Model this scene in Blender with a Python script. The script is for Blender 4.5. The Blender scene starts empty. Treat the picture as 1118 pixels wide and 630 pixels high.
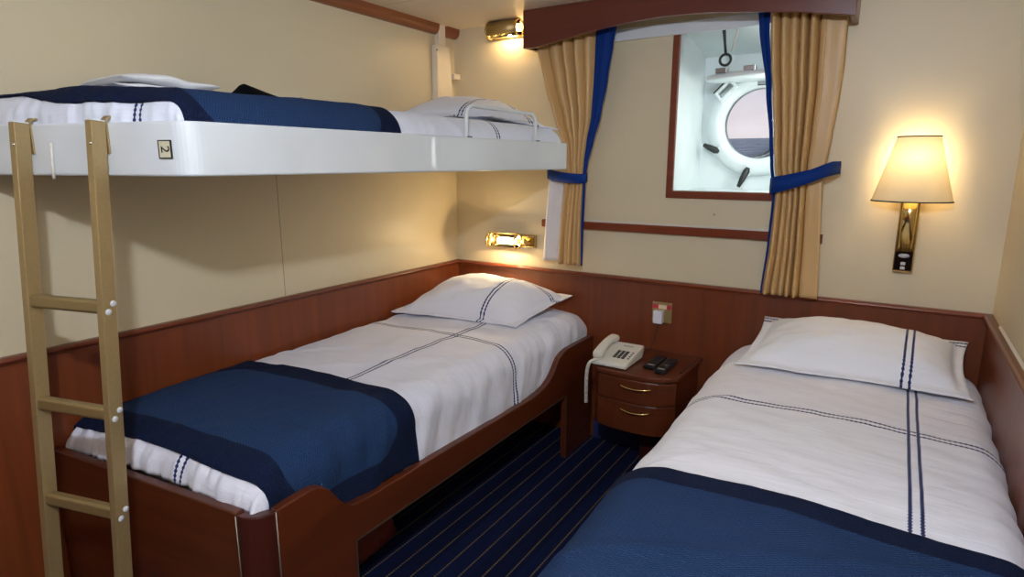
import bpy, bmesh, math, random
from mathutils import Vector, Matrix, noise
random.seed(7)
C = bpy.context.scene.collection
R = math.radians
PI = math.pi

# ------------------------------------------------------------------ room measures
XL, XR, YB, ZC, YF = -2.24, 0.36, 2.93, 2.237, -2.0
ZD = 0.925                                   # top of the wood panelling

# ------------------------------------------------------------------ mesh builder
class MB:
    def __init__(s): s.v, s.f, s.uv, s.sm = [], [], {}, set()
    def add(s, verts, faces, smooth=False, uvs=None):
        b = len(s.v); s.v += [tuple(p) for p in verts]
        for fc in faces:
            if smooth: s.sm.add(len(s.f))
            s.f.append([b + i for i in fc])
        if uvs:
            for i, u in enumerate(uvs): s.uv[b + i] = u
        return s
    def box(s, x0, x1, y0, y1, z0, z1, M=None):
        p = [Vector((x, y, z)) for z in (z0, z1) for y in (y0, y1) for x in (x0, x1)]
        if M is not None: p = [M @ q for q in p]
        return s.add(p, [(0, 2, 3, 1), (4, 5, 7, 6), (0, 1, 5, 4), (2, 6, 7, 3), (0, 4, 6, 2), (1, 3, 7, 5)])
    def prism(s, poly, d, fn):                # poly: 2D loop, d: (a, b) extents, fn(u, v, w) -> point
        n = len(poly)
        p = [fn(u, v, d[0]) for u, v in poly] + [fn(u, v, d[1]) for u, v in poly]
        return s.add(p, [list(range(n))[::-1], list(range(n, 2 * n))] + [(i, (i + 1) % n, n + (i + 1) % n, n + i) for i in range(n)])
    def ring(s, outer, inner, z0, z1, fn=lambda u, v, w: (u, v, w)):
        n = len(outer)
        p = [fn(*q, z0) for q in outer] + [fn(*q, z1) for q in outer] + [fn(*q, z0) for q in inner] + [fn(*q, z1) for q in inner]
        F = []
        for i in range(n):
            j = (i + 1) % n
            F += [(i, j, n + j, n + i), (2 * n + j, 2 * n + i, 3 * n + i, 3 * n + j), (n + i, n + j, 3 * n + j, 3 * n + i), (j, i, 2 * n + i, 2 * n + j)]
        return s.add(p, F)
    def tube(s, pts, r, n=10, caps=True, closed=False):
        pts = [Vector(p) for p in pts]; m = len(pts)
        rr = r if isinstance(r, (list, tuple)) else [r] * m
        t0 = (pts[1] - pts[0]).normalized()
        up = Vector((0, 0, 1)) if abs(t0.z) < .9 else Vector((1, 0, 0))
        a = t0.cross(up).normalized(); V = []
        for i, p in enumerate(pts):
            if closed: t = (pts[(i + 1) % m] - pts[i - 1]).normalized()
            else: t = (pts[min(i + 1, m - 1)] - pts[max(i - 1, 0)]).normalized()
            a = (a - t * a.dot(t)).normalized(); b = t.cross(a)
            V += [p + (a * math.cos(2 * PI * k / n) + b * math.sin(2 * PI * k / n)) * rr[i] for k in range(n)]
        F = []
        for i in range(m if closed else m - 1):
            for k in range(n):
                i2 = (i + 1) % m; k2 = (k + 1) % n
                F.append((i * n + k, i * n + k2, i2 * n + k2, i2 * n + k))
        if caps and not closed: F += [list(range(n))[::-1], [(m - 1) * n + k for k in range(n)]]
        return s.add(V, F, True)
    def lathe(s, prof, M=None, n=32, sx=1, sy=1, caps=True, a0=0, a1=2 * PI):
        full = abs(a1 - a0 - 2 * PI) < 1e-6; k = n if full else n + 1
        V = []
        for r, z in prof:
            for i in range(k):
                a = a0 + (a1 - a0) * i / n
                V.append(Vector((r * sx * math.cos(a), r * sy * math.sin(a), z)))
        if M is not None: V = [M @ q for q in V]
        F = []
        for j in range(len(prof) - 1):
            for i in range(n):
                i2 = (i + 1) % k
                F.append((j * k + i, j * k + i2, (j + 1) * k + i2, (j + 1) * k + i))
        if caps and full: F += [list(range(k))[::-1], [(len(prof) - 1) * k + i for i in range(k)]]
        return s.add(V, F, True)
    def grid(s, fn, us, vs, uvfn=None):
        nu, nv = len(us), len(vs)
        V = [fn(u, v) for v in vs for u in us]
        F = [(j * nu + i, j * nu + i + 1, (j + 1) * nu + i + 1, (j + 1) * nu + i) for j in range(nv - 1) for i in range(nu - 1)]
        return s.add(V, F, True, [(uvfn or (lambda a, b: (a, b)))(u, v) for v in vs for u in us])
    def build(s, name, m, parent=None, bevel=0, seg=2, solid=0, sub=0, off=-1, autosm=True, loc=None):
        me = bpy.data.meshes.new(name); me.from_pydata(s.v, [], s.f)
        if s.uv:
            L = me.uv_layers.new(name='UVMap')
            for lp in me.loops: L.data[lp.index].uv = s.uv.get(lp.vertex_index, (0, 0))
        for i in s.sm: me.polygons[i].use_smooth = True
        me.materials.append(m); me.update()
        bm = bmesh.new(); bm.from_mesh(me)
        if not s.uv: bmesh.ops.recalc_face_normals(bm, faces=bm.faces)
        bm.to_mesh(me); bm.free()
        o = bpy.data.objects.new(name, me); C.objects.link(o)
        if parent is not None: o.parent = parent
        if loc is not None: o.location = loc
        if solid:
            d = o.modifiers.new('s', 'SOLIDIFY'); d.thickness = solid; d.offset = off
        if bevel:
            d = o.modifiers.new('b', 'BEVEL'); d.width = bevel; d.segments = seg; d.limit_method = 'ANGLE'; d.angle_limit = R(40)
            d.harden_normals = False
        if sub:
            d = o.modifiers.new('u', 'SUBSURF'); d.levels = d.render_levels = sub
        return o

def tag(o, label, cat, group=None):
    o['label'] = label; o['category'] = cat
    if group: o['group'] = group
    return o
def thing(name, label, cat, group=None):
    o = bpy.data.objects.new(name, None); C.objects.link(o); o.empty_display_size = .1
    return tag(o, label, cat, group)
def struct(o): o['kind'] = 'structure'; return o
def lin(a, b, n): return [a + (b - a) * i / (n - 1) for i in range(n)]
def interp(tab, t):
    for (a, *p), (b, *q) in zip(tab, tab[1:]):
        if (a - t) * (b - t) <= 0 and a != b:
            k = (t - a) / (b - a); k = k * k * (3 - 2 * k) * .5 + k * .5
            return [x + (y - x) * k for x, y in zip(p, q)]
    return list(tab[0][1:]) if abs(t - tab[0][0]) < abs(t - tab[-1][0]) else list(tab[-1][1:])

# ------------------------------------------------------------------ materials
def s2l(c): return tuple(((x / 255) / 12.92 if x / 255 < .04045 else ((x / 255 + .055) / 1.055) ** 2.4) for x in c) + (1,)
class NT:
    def __init__(s, name):
        s.m = bpy.data.materials.new(name); s.m.use_nodes = True; s.t = s.m.node_tree
        s.b = s.t.nodes['Principled BSDF']; s.out = s.t.nodes['Material Output']
    def n(s, typ, **kw):
        x = s.t.nodes.new(typ)
        for k, v in kw.items():
            if k.startswith('i_'): 
                kk = k[2:]; kk = int(kk) if kk.isdigit() else kk.replace('_', ' ')
                x.inputs[kk].default_value = v
            else: setattr(x, k, v)
        return x
    def l(s, a, b): s.t.links.new(a, b)
    def math(s, op, a, b=None, clamp=False):
        x = s.n('ShaderNodeMath', operation=op); x.use_clamp = clamp
        for i, q in enumerate((a, b)):
            if q is None: continue
            if isinstance(q, (int, float)): x.inputs[i].default_value = q
            else: s.l(q, x.inputs[i])
        return x.outputs[0]
    def mix(s, fac, a, b):
        x = s.n('ShaderNodeMix', data_type='RGBA')
        for i, q in ((0, fac), (6, a), (7, b)):
            if isinstance(q, (int, float, tuple)): x.inputs[i].default_value = q
            else: s.l(q, x.inputs[i])
        return x.outputs[2]
    def bump(s, h, strength=.3, dist=.002):
        x = s.n('ShaderNodeBump'); x.inputs['Strength'].default_value = strength; x.inputs['Distance'].default_value = dist
        s.l(h, x.inputs['Height']); s.l(x.outputs[0], s.b.inputs['Normal'])
    def coords(s, kind='Object', scale=(1, 1, 1)):
        tc = s.n('ShaderNodeTexCoord'); mp = s.n('ShaderNodeMapping'); mp.inputs['Scale'].default_value = scale
        s.l(tc.outputs[kind], mp.inputs[0]); return mp.outputs[0]

def plain(name, col, rough=.5, metal=0, spec=.5, coat=0, bump=0, bscale=200, sheen=0):
    k = NT(name); k.b.inputs['Base Color'].default_value = s2l(col); k.b.inputs['Roughness'].default_value = rough
    k.b.inputs['Metallic'].default_value = metal; k.b.inputs['Specular IOR Level'].default_value = spec
    k.b.inputs['Coat Weight'].default_value = coat
    k.b.inputs['Sheen Weight'].default_value = sheen
    nz = k.n('ShaderNodeTexNoise', i_Scale=bscale, i_Detail=3.0); k.l(k.coords(), nz.inputs['Vector'])
    cr = k.mix(nz.outputs[0], s2l([c * .94 for c in col]), s2l([min(255, c * 1.05) for c in col])); k.l(cr, k.b.inputs['Base Color'])
    if bump: k.bump(nz.outputs[0], bump, .001)
    return k.m
def wood(name, c1, c2, scale=(30, 30, 1.2), rough=.38, coat=.15):
    k = NT(name); v = k.coords('Object', scale)
    nz = k.n('ShaderNodeTexNoise', i_Scale=1.0, i_Detail=6.0, i_Roughness=.6, i_Distortion=.4); k.l(v, nz.inputs['Vector'])
    n2 = k.n('ShaderNodeTexNoise', i_Scale=.25, i_Detail=2.0); k.l(v, n2.inputs['Vector'])
    f = k.math('ADD', k.math('MULTIPLY', nz.outputs[0], .7), k.math('MULTIPLY', n2.outputs[0], .5))
    r = k.n('ShaderNodeMapRange', i_1=.35, i_2=.85); k.l(f, r.inputs[0])
    k.l(k.mix(r.outputs[0], s2l(c1), s2l(c2)), k.b.inputs['Base Color'])
    k.b.inputs['Roughness'].default_value = rough; k.b.inputs['Coat Weight'].default_value = coat; k.b.inputs['Coat Roughness'].default_value = .25
    k.bump(nz.outputs[0], .06, .001); return k.m
def emis(name, col, st):
    k = NT(name); k.b.inputs['Base Color'].default_value = s2l(col); k.b.inputs['Emission Color'].default_value = s2l(col)
    k.b.inputs['Emission Strength'].default_value = st; return k.m
def wall_mat(name, col, seam=None, axis=1):
    k = NT(name); v = k.coords()
    nz = k.n('ShaderNodeTexNoise', i_Scale=420.0, i_Detail=3.0); k.l(v, nz.inputs['Vector'])
    n2 = k.n('ShaderNodeTexNoise', i_Scale=1.6, i_Detail=4.0); k.l(v, n2.inputs['Vector'])
    n3 = k.n('ShaderNodeTexNoise', i_Scale=28.0, i_Detail=4.0); k.l(v, n3.inputs['Vector'])
    base = k.mix(n2.outputs[0], s2l([c * .96 for c in col]), s2l([min(255, c * 1.03) for c in col]))
    h = k.math('ADD', nz.outputs[0], k.math('MULTIPLY', n3.outputs[0], 1.3))
    if seam is not None:
        sp = k.n('ShaderNodeSeparateXYZ'); k.l(v, sp.inputs[0])
        d = k.math('ABSOLUTE', k.math('SUBTRACT', sp.outputs[axis], seam))
        mk = k.math('MULTIPLY', k.math('LESS_THAN', d, .0022), k.math('LESS_THAN', sp.outputs[2], 1.52) if axis == 1 and name.startswith('cream_wall') else 1.0)
        base = k.mix(mk, base, s2l([c * .74 for c in col])); h = k.math('SUBTRACT', h, k.math('MULTIPLY', mk, 2.0))
    k.l(base, k.b.inputs['Base Color']); k.b.inputs['Roughness'].default_value = .42; k.b.inputs['Specular IOR Level'].default_value = .4
    k.bump(h, .12, .001); return k.m
NAVY = (20, 38, 84)
def linen(name, col, us, vs, gap=.0095, hw=.0038, axis_rot=None, thread=(22, 40, 92)):
    """white cotton with pairs of navy rope stitching at u = const and v = const (unfolded metres)"""
    k = NT(name); tc = k.n('ShaderNodeTexCoord'); sp = k.n('ShaderNodeSeparateXYZ'); k.l(tc.outputs['UV'], sp.inputs[0])
    tot = None
    for ax, lst in ((0, us), (1, vs)):
        for c0 in lst:
            d = k.math('ABSOLUTE', k.math('SUBTRACT', sp.outputs[ax], c0))
            e = k.math('ABSOLUTE', k.math('SUBTRACT', d, gap))
            w = k.math('MULTIPLY_ADD', k.math('SINE', k.math('MULTIPLY', sp.outputs[1 - ax], 2 * PI / .013)), .0013)
            w.node.inputs[2].default_value = hw
            m = k.math('LESS_THAN', e, w)
            tot = m if tot is None else k.math('MAXIMUM', tot, m)
    mp = k.n('ShaderNodeMapping'); mp.inputs['Scale'].default_value = (4, 22, 1); mp.inputs['Rotation'].default_value = (0, 0, .25); k.l(tc.outputs['UV'], mp.inputs[0])
    nz = k.n('ShaderNodeTexNoise', i_Scale=1.0, i_Detail=5.0, i_Roughness=.55, i_Distortion=.8); k.l(mp.outputs[0], nz.inputs['Vector'])
    n2 = k.n('ShaderNodeTexNoise', i_Scale=900.0, i_Detail=1.0); k.l(tc.outputs['UV'], n2.inputs['Vector'])
    base = s2l(col)
    k.l(k.mix(tot, base, s2l(thread)) if tot is not None else base and k.mix(0.0, base, base), k.b.inputs['Base Color'])
    k.b.inputs['Roughness'].default_value = .75; k.b.inputs['Sheen Weight'].default_value = .15; k.b.inputs['Specular IOR Level'].default_value = .25
    h = k.math('ADD', nz.outputs[0], k.math('MULTIPLY', n2.outputs[0], .06))
    if tot is not None: h = k.math('ADD', h, k.math('MULTIPLY', tot, .12))
    k.bump(h, .35, .012); return k.m
def blanket_mat(name, u0, u1, v0, v1, bw):
    k = NT(name); tc = k.n('ShaderNodeTexCoord'); sp = k.n('ShaderNodeSeparateXYZ'); k.l(tc.outputs['UV'], sp.inputs[0])
    u, v = sp.outputs[0], sp.outputs[1]
    du = k.math('MINIMUM', k.math('SUBTRACT', u, u0), k.math('SUBTRACT', u1, u)); dv = k.math('MINIMUM', k.math('SUBTRACT', v, v0), k.math('SUBTRACT', v1, v))
    # rounded inner corner of the border
    rr = .12
    a = k.math('MAXIMUM', k.math('SUBTRACT', bw + rr, du), 0.0); b = k.math('MAXIMUM', k.math('SUBTRACT', bw + rr, dv), 0.0)
    q = k.math('SQRT', k.math('ADD', k.math('MULTIPLY', a, a), k.math('MULTIPLY', b, b)))
    brd = k.math('GREATER_THAN', q, rr)
    # herringbone weave
    zig = k.math('PINGPONG', u, .006)
    ph = k.math('ADD', k.math('MULTIPLY', v, 2 * PI / .0075), k.math('MULTIPLY', zig, 2 * PI / .009))
    hb = k.math('MULTIPLY_ADD', k.math('SINE', ph), .5); hb.node.inputs[2].default_value = .5
    nz = k.n('ShaderNodeTexNoise', i_Scale=350.0, i_Detail=2.0); k.l(tc.outputs['UV'], nz.inputs['Vector'])
    f = k.math('ADD', k.math('MULTIPLY', hb, .6), k.math('MULTIPLY', nz.outputs[0], .5))
    body = k.mix(f, s2l((15, 32, 62)), s2l((44, 71, 113)))
    bord = k.mix(nz.outputs[0], s2l((13, 22, 46)), s2l((19, 31, 62)))
    k.l(k.mix(brd, body, bord), k.b.inputs['Base Color'])
    k.b.inputs['Roughness'].default_value = .95; k.b.inputs['Sheen Weight'].default_value = .0; k.b.inputs['Specular IOR Level'].default_value = .15
    k.bump(f, .9, .003); return k.m
def carpet_mat():
    k = NT('navy_striped_carpet'); v = k.coords(); sp = k.n('ShaderNodeSeparateXYZ'); k.l(v, sp.inputs[0])
    x, y = sp.outputs[0], sp.outputs[1]
    nz = k.n('ShaderNodeTexNoise', i_Scale=260.0, i_Detail=3.0); k.l(v, nz.inputs['Vector'])
    xx = k.math('ADD', x, k.math('MULTIPLY', k.math('SUBTRACT', nz.outputs[0], .5), .004))
    d = k.math('ABSOLUTE', k.math('SUBTRACT', k.math('PINGPONG', k.math('ADD', xx, 10.0), .0375), .0))
    line = k.math('LESS_THAN', d, .0026)
    dash = k.math('GREATER_THAN', k.math('SINE', k.math('MULTIPLY', y, 2 * PI / .012)), -.5)
    line = k.math('MULTIPLY', line, dash)
    band = k.math('GREATER_THAN', k.math('SINE', k.math('MULTIPLY', x, 2 * PI / .3)), 0.0)
    rib = k.math('SINE', k.math('MULTIPLY', x, 2 * PI / .0125))
    base = k.mix(band, s2l((14, 20, 48)), s2l((10, 14, 34)))
    base = k.mix(k.math('MULTIPLY', nz.outputs[0], .6), base, s2l((20, 30, 66)))
    k.l(k.mix(line, base, s2l((128, 106, 58))), k.b.inputs['Base Color'])
    k.b.inputs['Roughness'].default_value = 1; k.b.inputs['Specular IOR Level'].default_value = .1
    k.bump(k.math('ADD', nz.outputs[0], k.math('MULTIPLY', rib, .25)), .6, .004); return k.m
def clear(name, gl=.08, tint=(255, 255, 255)):
    k = NT(name); k.t.nodes.remove(k.b)
    t = k.n('ShaderNodeBsdfTransparent'); t.inputs[0].default_value = s2l(tint); g = k.n('ShaderNodeBsdfGlossy', i_Roughness=.03)
    fr = k.n('ShaderNodeFresnel', i_IOR=1.45); mx = k.n('ShaderNodeMixShader')
    k.l(fr.outputs[0], mx.inputs[0]); k.l(t.outputs[0], mx.inputs[1]); k.l(g.outputs[0], mx.inputs[2]); k.l(mx.outputs[0], k.out.inputs[0]); return k.m
def shade_mat():
    k = NT('cream_lampshade_fabric'); k.t.nodes.remove(k.b)
    d = k.n('ShaderNodeBsdfDiffuse'); d.inputs[0].default_value = s2l((238, 222, 186))
    t = k.n('ShaderNodeBsdfTranslucent'); t.inputs[0].default_value = s2l((250, 232, 190))
    mx = k.n('ShaderNodeMixShader'); mx.inputs[0].default_value = .13
    k.l(d.outputs[0], mx.inputs[1]); k.l(t.outputs[0], mx.inputs[2]); k.l(mx.outputs[0], k.out.inputs[0]); return k.m
def sea_mat():
    k = NT('grey_blue_sea'); v = k.coords('Object', (.12, .03, 1))
    nz = k.n('ShaderNodeTexNoise', i_Scale=1.0, i_Detail=9.0, i_Roughness=.68); k.l(v, nz.inputs['Vector'])
    r = k.n('ShaderNodeMapRange', i_1=.45, i_2=.66); k.l(nz.outputs[0], r.inputs[0])
    k.l(k.mix(r.outputs[0], s2l((48, 58, 78)), s2l((150, 158, 174))), k.b.inputs['Base Color']); k.b.inputs['Roughness'].default_value = .45  # whitish glints on the water are painted into the base colour
    k.bump(nz.outputs[0], 1.0, 1.5); return k.m

M = dict(
    wall=wall_mat('cream_wall_lining', (212, 198, 167)), wallL=wall_mat('cream_wall_lining_jointed', (208, 194, 163), 1.677, 1),
    ceil=wall_mat('cream_ceiling_panel', (230, 217, 200), 2.305, 1),
    wood=wood('mahogany_veneer', (92, 41, 17), (124, 60, 27)), woodB=wood('mahogany_veneer_furniture', (68, 29, 13), (98, 45, 20), (2.2, 2.2, 38), .34),
    woodH=wood('mahogany_rail', (100, 42, 20), (134, 62, 32), (2, 2, 30), .3), woodX=wood('mahogany_moulding', (82, 34, 18), (118, 54, 28), (30, 1.2, 30), .32),
    woodC=wood('light_mahogany_moulding', (118, 62, 34), (146, 84, 48), (30, 1.2, 30), .35), woodV=wood('mahogany_pelmet', (84, 36, 26), (104, 48, 34), (1.2, 30, 30), .3), woodD=wood('dark_mahogany_post', (52, 20, 14), (70, 28, 18), (25, 25, 1), .3),
    carpet=carpet_mat(), skirt=plain('blue_carpet_skirting', (16, 26, 70), .95, bump=.4),
    white=plain('white_enamel', (214, 218, 221), .36, coat=.1, bscale=3), whitep=plain('white_painted_steel', (226, 234, 233), .35, bscale=5), postw=plain('white_painted_post', (228, 216, 196), .45, bscale=8),
    gold=plain('champagne_anodised_aluminium', (170, 146, 102), .42, .55, bscale=120), goldd=plain('champagne_aluminium_inner', (150, 128, 86), .45, .5, bscale=120),
    brass=plain('polished_brass', (222, 194, 128), .16, 1, bscale=30), brassd=plain('brushed_brass', (178, 154, 102), .45, .8, bscale=200),
    steel=plain('bright_steel', (205, 205, 205), .22, 1), edge=plain('aluminium_edging', (120, 112, 100), .4, .8), dkmetal=plain('dark_iron', (58, 62, 60), .45, .6), 
    black=plain('black_plastic', (14, 14, 15), .35), blackc=plain('black_webbing', (6, 7, 10), .9, spec=.1, bump=.3), blackg=plain('black_gloss_switch_plate', (16, 14, 12), .12, coat=.5), rubber=plain('dark_trim_braid', (40, 42, 46), .7),
    tan=plain('tan_curtain_satin', (206, 167, 112), .42, bump=.15, bscale=500, sheen=.0), blue=plain('royal_blue_curtain_lining', (2, 47, 120), .7, bump=.15, bscale=500, spec=.2),
    lining=plain('white_curtain_lining', (216, 212, 214), .8, bump=.2, bscale=400), terry=plain('white_terry_towel', (240, 240, 242), 1, bump=1, bscale=420),
    phone=plain('warm_white_phone_plastic', (216, 211, 200), .4), key=plain('grey_phone_keys', (74, 70, 66), .5), cordw=plain('white_coiled_cord', (212, 208, 198), .5),
    plug=plain('white_charger_plastic', (226, 224, 236), .4), red=plain('red_label', (196, 46, 62), .5), cream=plain('cream_label', (222, 204, 168), .5),
    plate=plain('aged_cream_number_plate', (206, 198, 170), .5), ink=plain('black_ink', (16, 16, 16), .5), glass=clear('clear_glass'),
    bulb=emis('glowing_reading_tube', (255, 226, 168), 14), bulbs=emis('glowing_bulb', (255, 222, 160), 3), tubel=emis('glowing_fluorescent_tube', (232, 250, 255), 6), ceill=emis('frosted_ceiling_lens', (255, 246, 232), 3),
    shade=shade_mat(), sea=sea_mat(), bundle=plain('dark_red_nylon', (96, 26, 16), .8, bump=.4, bscale=60), grey=plain('grey_print', (150, 146, 138), .5), 
    kr=plain('red_key', (190, 40, 40), .5), kg=plain('green_key', (40, 140, 80), .5), ky=plain('yellow_key', (210, 170, 50), .5), kb=plain('blue_key', (50, 90, 190), .5), silver=plain('silver_print', (196, 196, 198), .4),
    seal=plain('white_sealant', (214, 208, 196), .6), dark=plain('dark_bed_base', (40, 24, 18), .7))

# ------------------------------------------------------------------ room shell
def shell():
    m = MB(); m.box(-3.2, 1.0, YF - .1, YB + .06, -.06, 0); struct(m.build('floor', M['carpet']))
    m = MB(); m.box(-3.2, 1.0, YF - .1, YB + .8, ZC, ZC + .06); struct(m.build('ceiling', M['ceil']))
    m = MB(); m.box(XL - .05, XL, YF, YB, 0, ZC); struct(m.build('wall_left', M['wallL']))
    m = MB(); m.box(XR, XR + .05, YF, YB, 0, ZC); struct(m.build('wall_right', M['wall']))
    m = MB(); m.box(XL - .05, XR + .05, YF - .05, YF, 0, ZC); struct(m.build('wall_front', M['wood']))
    # back wall with the window opening
    m = MB(); x0, x1, z0, z1 = WX0, WX1, WZ0, WZ1
    o = [(XL - .05, 0), (XR + .05, 0), (XR + .05, ZC), (XL - .05, ZC)]; i = [(x0, z0), (x1, z0), (x1, z1), (x0, z1)]
    m.ring(o, i, YB, YB + .05, lambda u, v, w: (u, w, v)); struct(m.build('wall_back', M['wall']))
    # wood panelling with its capping rail
    T = .014; cap = [(0, .9), (.02, .9), (.02, .905), (.03, .909), (.033, .916), (.03, .922), (.022, .925), (0, .925)]
    m = MB(); m.box(XL, XL + T, YF, YB, .0, .9); struct(m.build('trim_1', M['wood']))
    m = MB(); m.prism(cap, (YF, YB), lambda u, v, w: (XL + u, w, v)); struct(m.build('trim_2', M['woodX'], bevel=.001))
    m = MB(); m.box(XL + T, XR - T, YB - T, YB, .0, .9); struct(m.build('trim_3', M['wood']))
    m = MB(); m.prism(cap, (XL + .02, XR - .02), lambda u, v, w: (w, YB - u, v)); struct(m.build('trim_4', M['woodH'], bevel=.001))
    m = MB(); m.box(XR - T, XR, YF, YB, .0, .9); struct(m.build('trim_5', M['wood']))
    m = MB(); m.prism(cap, (YF, YB - .0), lambda u, v, w: (XR - u, w, v)); struct(m.build('trim_6', M['woodX'], bevel=.001))
    m = MB(); m.prism([(0, .925), (.007, .925), (0, .932)], (1.2, 2.7), lambda u, v, w: (XR - u, w, v)); struct(m.build('trim_9', M['seal']))
    m = MB(); m.box(-1.30, -.6, YB - T - .012, YB - T, 0, .11); struct(m.build('baseboard_back', M['skirt'], bevel=.003))
    # wood moulding under the ceiling on the left wall, notched round the bunk post
    prof = [(0, ZC), (0, ZC - .05)] + [(.006 + .034 * math.sin(a), ZC - .014 - .036 * math.cos(a)) for a in lin(0, PI / 2, 7)] + [(.042, ZC)]
    m = MB(); m.prism(prof, (YF, 2.752), lambda u, v, w: (XL + u, w, v)); struct(m.build('trim_7', M['woodC']))
    m = MB(); m.prism(prof, (2.818, YB), lambda u, v, w: (XL + u, w, v)); struct(m.build('trim_8', M['woodC']))
WX0, WX1, WZ0, WZ1 = -.925, -.33, 1.368, 2.11
shell()

# ------------------------------------------------------------------ window recess
def window():
    yb = 3.33; zt = 2.03
    m = MB()
    x0, x1, z0, z1 = WX0, WX1, WZ0, WZ1
    p = [(x0, YB + .001, z0), (x1, YB + .001, z0), (x1, YB + .001, z1), (x0, YB + .001, z1), (x0 + .01, yb, z0), (x1, yb, z0), (x1, yb, zt), (x0 + .01, yb, zt)]
    m.add(p, [(0, 4, 5, 1), (1, 5, 6, 2), (3, 2, 6, 7), (0, 3, 7, 4)])
    # back plate of the recess with a round hole for the porthole
    n = 48; hx, hz, hr = PX, PZ, .18
    outer = []; inner = []
    angs = sorted([2 * PI * i / n for i in range(n)] + [math.atan2(cz - hz, cx - hx) % (2 * PI) for cx in (x0 + .01, x1) for cz in (z0, zt)])
    for a in angs:
        dx, dz = math.cos(a), math.sin(a)
        t = min(((x1 - hx) if dx > 0 else (hx - x0 - .01)) / max(abs(dx), 1e-6), ((zt - hz) if dz > 0 else (hz - z0)) / max(abs(dz), 1e-6))
        outer.append((hx + dx * t, hz + dz * t)); inner.append((hx + dx * hr, hz + dz * hr))
    m.ring(outer, inner, yb, yb + .03, lambda u, v, w: (u, w, v))
    w = struct(m.build('window_1', M['whitep'], solid=.004, off=1))
    # brown wood frame on the room side
    m = MB(); fw = .034
    o = [(x0 - fw + .0, z0 - fw), (x1 + fw, z0 - fw), (x1 + fw, 2.12), (x0 - fw, 2.12)]; i = [(x0, z0), (x1, z0), (x1, z1 - .005), (x0, z1 - .005)]
    m.ring(o, i, YB - .012, YB + .015, lambda u, v, w: (u, w, v)); m.build('frame', M['woodH'], w, bevel=.003)
    return w
PX, PZ, PY = -.625, 1.693, 3.33
window()

def porthole():
    t = thing('porthole', 'white round porthole with brass clamps set in the window recess', 'porthole'); t.location = (PX, PY, PZ)
    RX = Matrix.Rotation(R(90), 4, 'X')        # lathe axis z -> -y
    m = MB(); m.lathe([(.17, -.03), (.17, .03), (.182, .046), (.215, .05), (.24, .04), (.257, .03), (.26, .0), (.26, -.001)], RX, 64, caps=False); m.build('ring', M['whitep'], t)
    m = MB(); m.lathe([(.183, -.006), (.183, .006)], RX, 48); m.build('glass_pane', M['glass'], t)
    # bracket of the hinge, upper left
    def dog(ang, r, tilt, long, mats, name):
        a = R(ang); dx, dz = math.cos(a), math.sin(a); g = MB()
        Mx = Matrix.Translation((dx * r, -.05, dz * r)) @ Matrix.Rotation(-(a), 4, 'Y')
        g.box(-.03, .028, -.01, .012, -.012, .012, Mx); g.tube([Mx @ Vector((.0, 0, 0)), Mx @ Vector((.0, -.03, 0))], .012, 12)
        o = g.build(name, M['whitep'], t, bevel=.003)
        h = MB(); d = Matrix.Rotation(R(tilt), 4, 'Y')
        base = Mx @ Vector((0, -.03, 0)); dirv = (d @ Vector((1, 0, 0)))
        h.tube([base - dirv * .018, base, base + dirv * long * .5 + Vector((0, -.012, 0)), base + dirv * long + Vector((0, -.015, 0))], [.009, .017, .015, .009], 12)
        q = h.build('clamp_handle', M[mats], o); q['label'] = 'dark metal clamp handle'
    dog(214, .232, 146 + 60, .065, 'dkmetal', 'clamp'); dog(262, .235, 112, .085, 'dkmetal', 'clamp')
    g = MB(); a = R(135); Mx = Matrix.Translation((math.cos(a) * .23, -.05, math.sin(a) * .23)) @ Matrix.Rotation(-a, 4, 'Y')
    g.ring([(-.03, -.055), (.03, -.05), (.03, .05), (-.03, .055)], [(-.012, -.04), (.018, -.036), (.018, .036), (-.012, .04)], -.03, .02, lambda u, v, w: Mx @ Vector((u, w, v)))
    g.build('hinge_bracket', M['whitep'], t, bevel=.004)
    h = MB(); h.tube([Mx @ Vector((.032, -.02, -.05)), Mx @ Vector((.032, -.02, .05))], .007, 8); q = h.build('hinge_pin', M['dkmetal'], t); q['label'] = 'dark metal pin'
    # the deadlight cover, swung up and hooked to the recess ceiling
    cen = Vector((-.01, -.225, .19)); tl = Matrix.Translation(cen) @ Matrix.Rotation(R(3), 4, 'X') @ Matrix.Rotation(R(-1), 4, 'Y')
    g = MB(); g.lathe([(.0, .0), (.19, .0), (.207, .003), (.21, .01), (.205, .022), (.17, .028), (.0, .034)], tl, 64, caps=False)
    dl = g.build('deadlight_cover', M['whitep'], t); dl['label'] = 'white round steel storm cover hooked up above the glass'
    for sx in (-.1, .02):
        g = MB(); g.box(sx - .02, sx + .03, -.2, -.15, .02, .045, tl); g.build('cover_lug', M['steel'], dl, bevel=.004)
    g = MB(); hy = -.36
    ring = [Vector((-.105 + .024 * math.cos(q), hy, .265 + .024 * math.sin(q))) for q in lin(0, 2 * PI, 25)[:-1]]
    g.tube(ring, .006, 8, closed=True)
    g.tube([(-.105, hy, .289), (-.112, hy, .34), (-.12, hy, .40), (-.124, hy, .413)], [.006, .006, .008, .012], 8)
    q = g.build('hook', M['dkmetal'], t); q['label'] = 'dark iron hook and ring'
    g = MB(); g.tube([(-.06, hy, .41), (-.062, hy, .37), (-.08, hy, .30)], .004, 6); g.build('hook_cord', M['seal'], t)
    for px in (-.02, .06):
        g = MB(); g.box(px, px + .05, -.05, -.02, .18, .21); g.build('hinge_knuckle', M['steel'], t, bevel=.004)
porthole()

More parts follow.
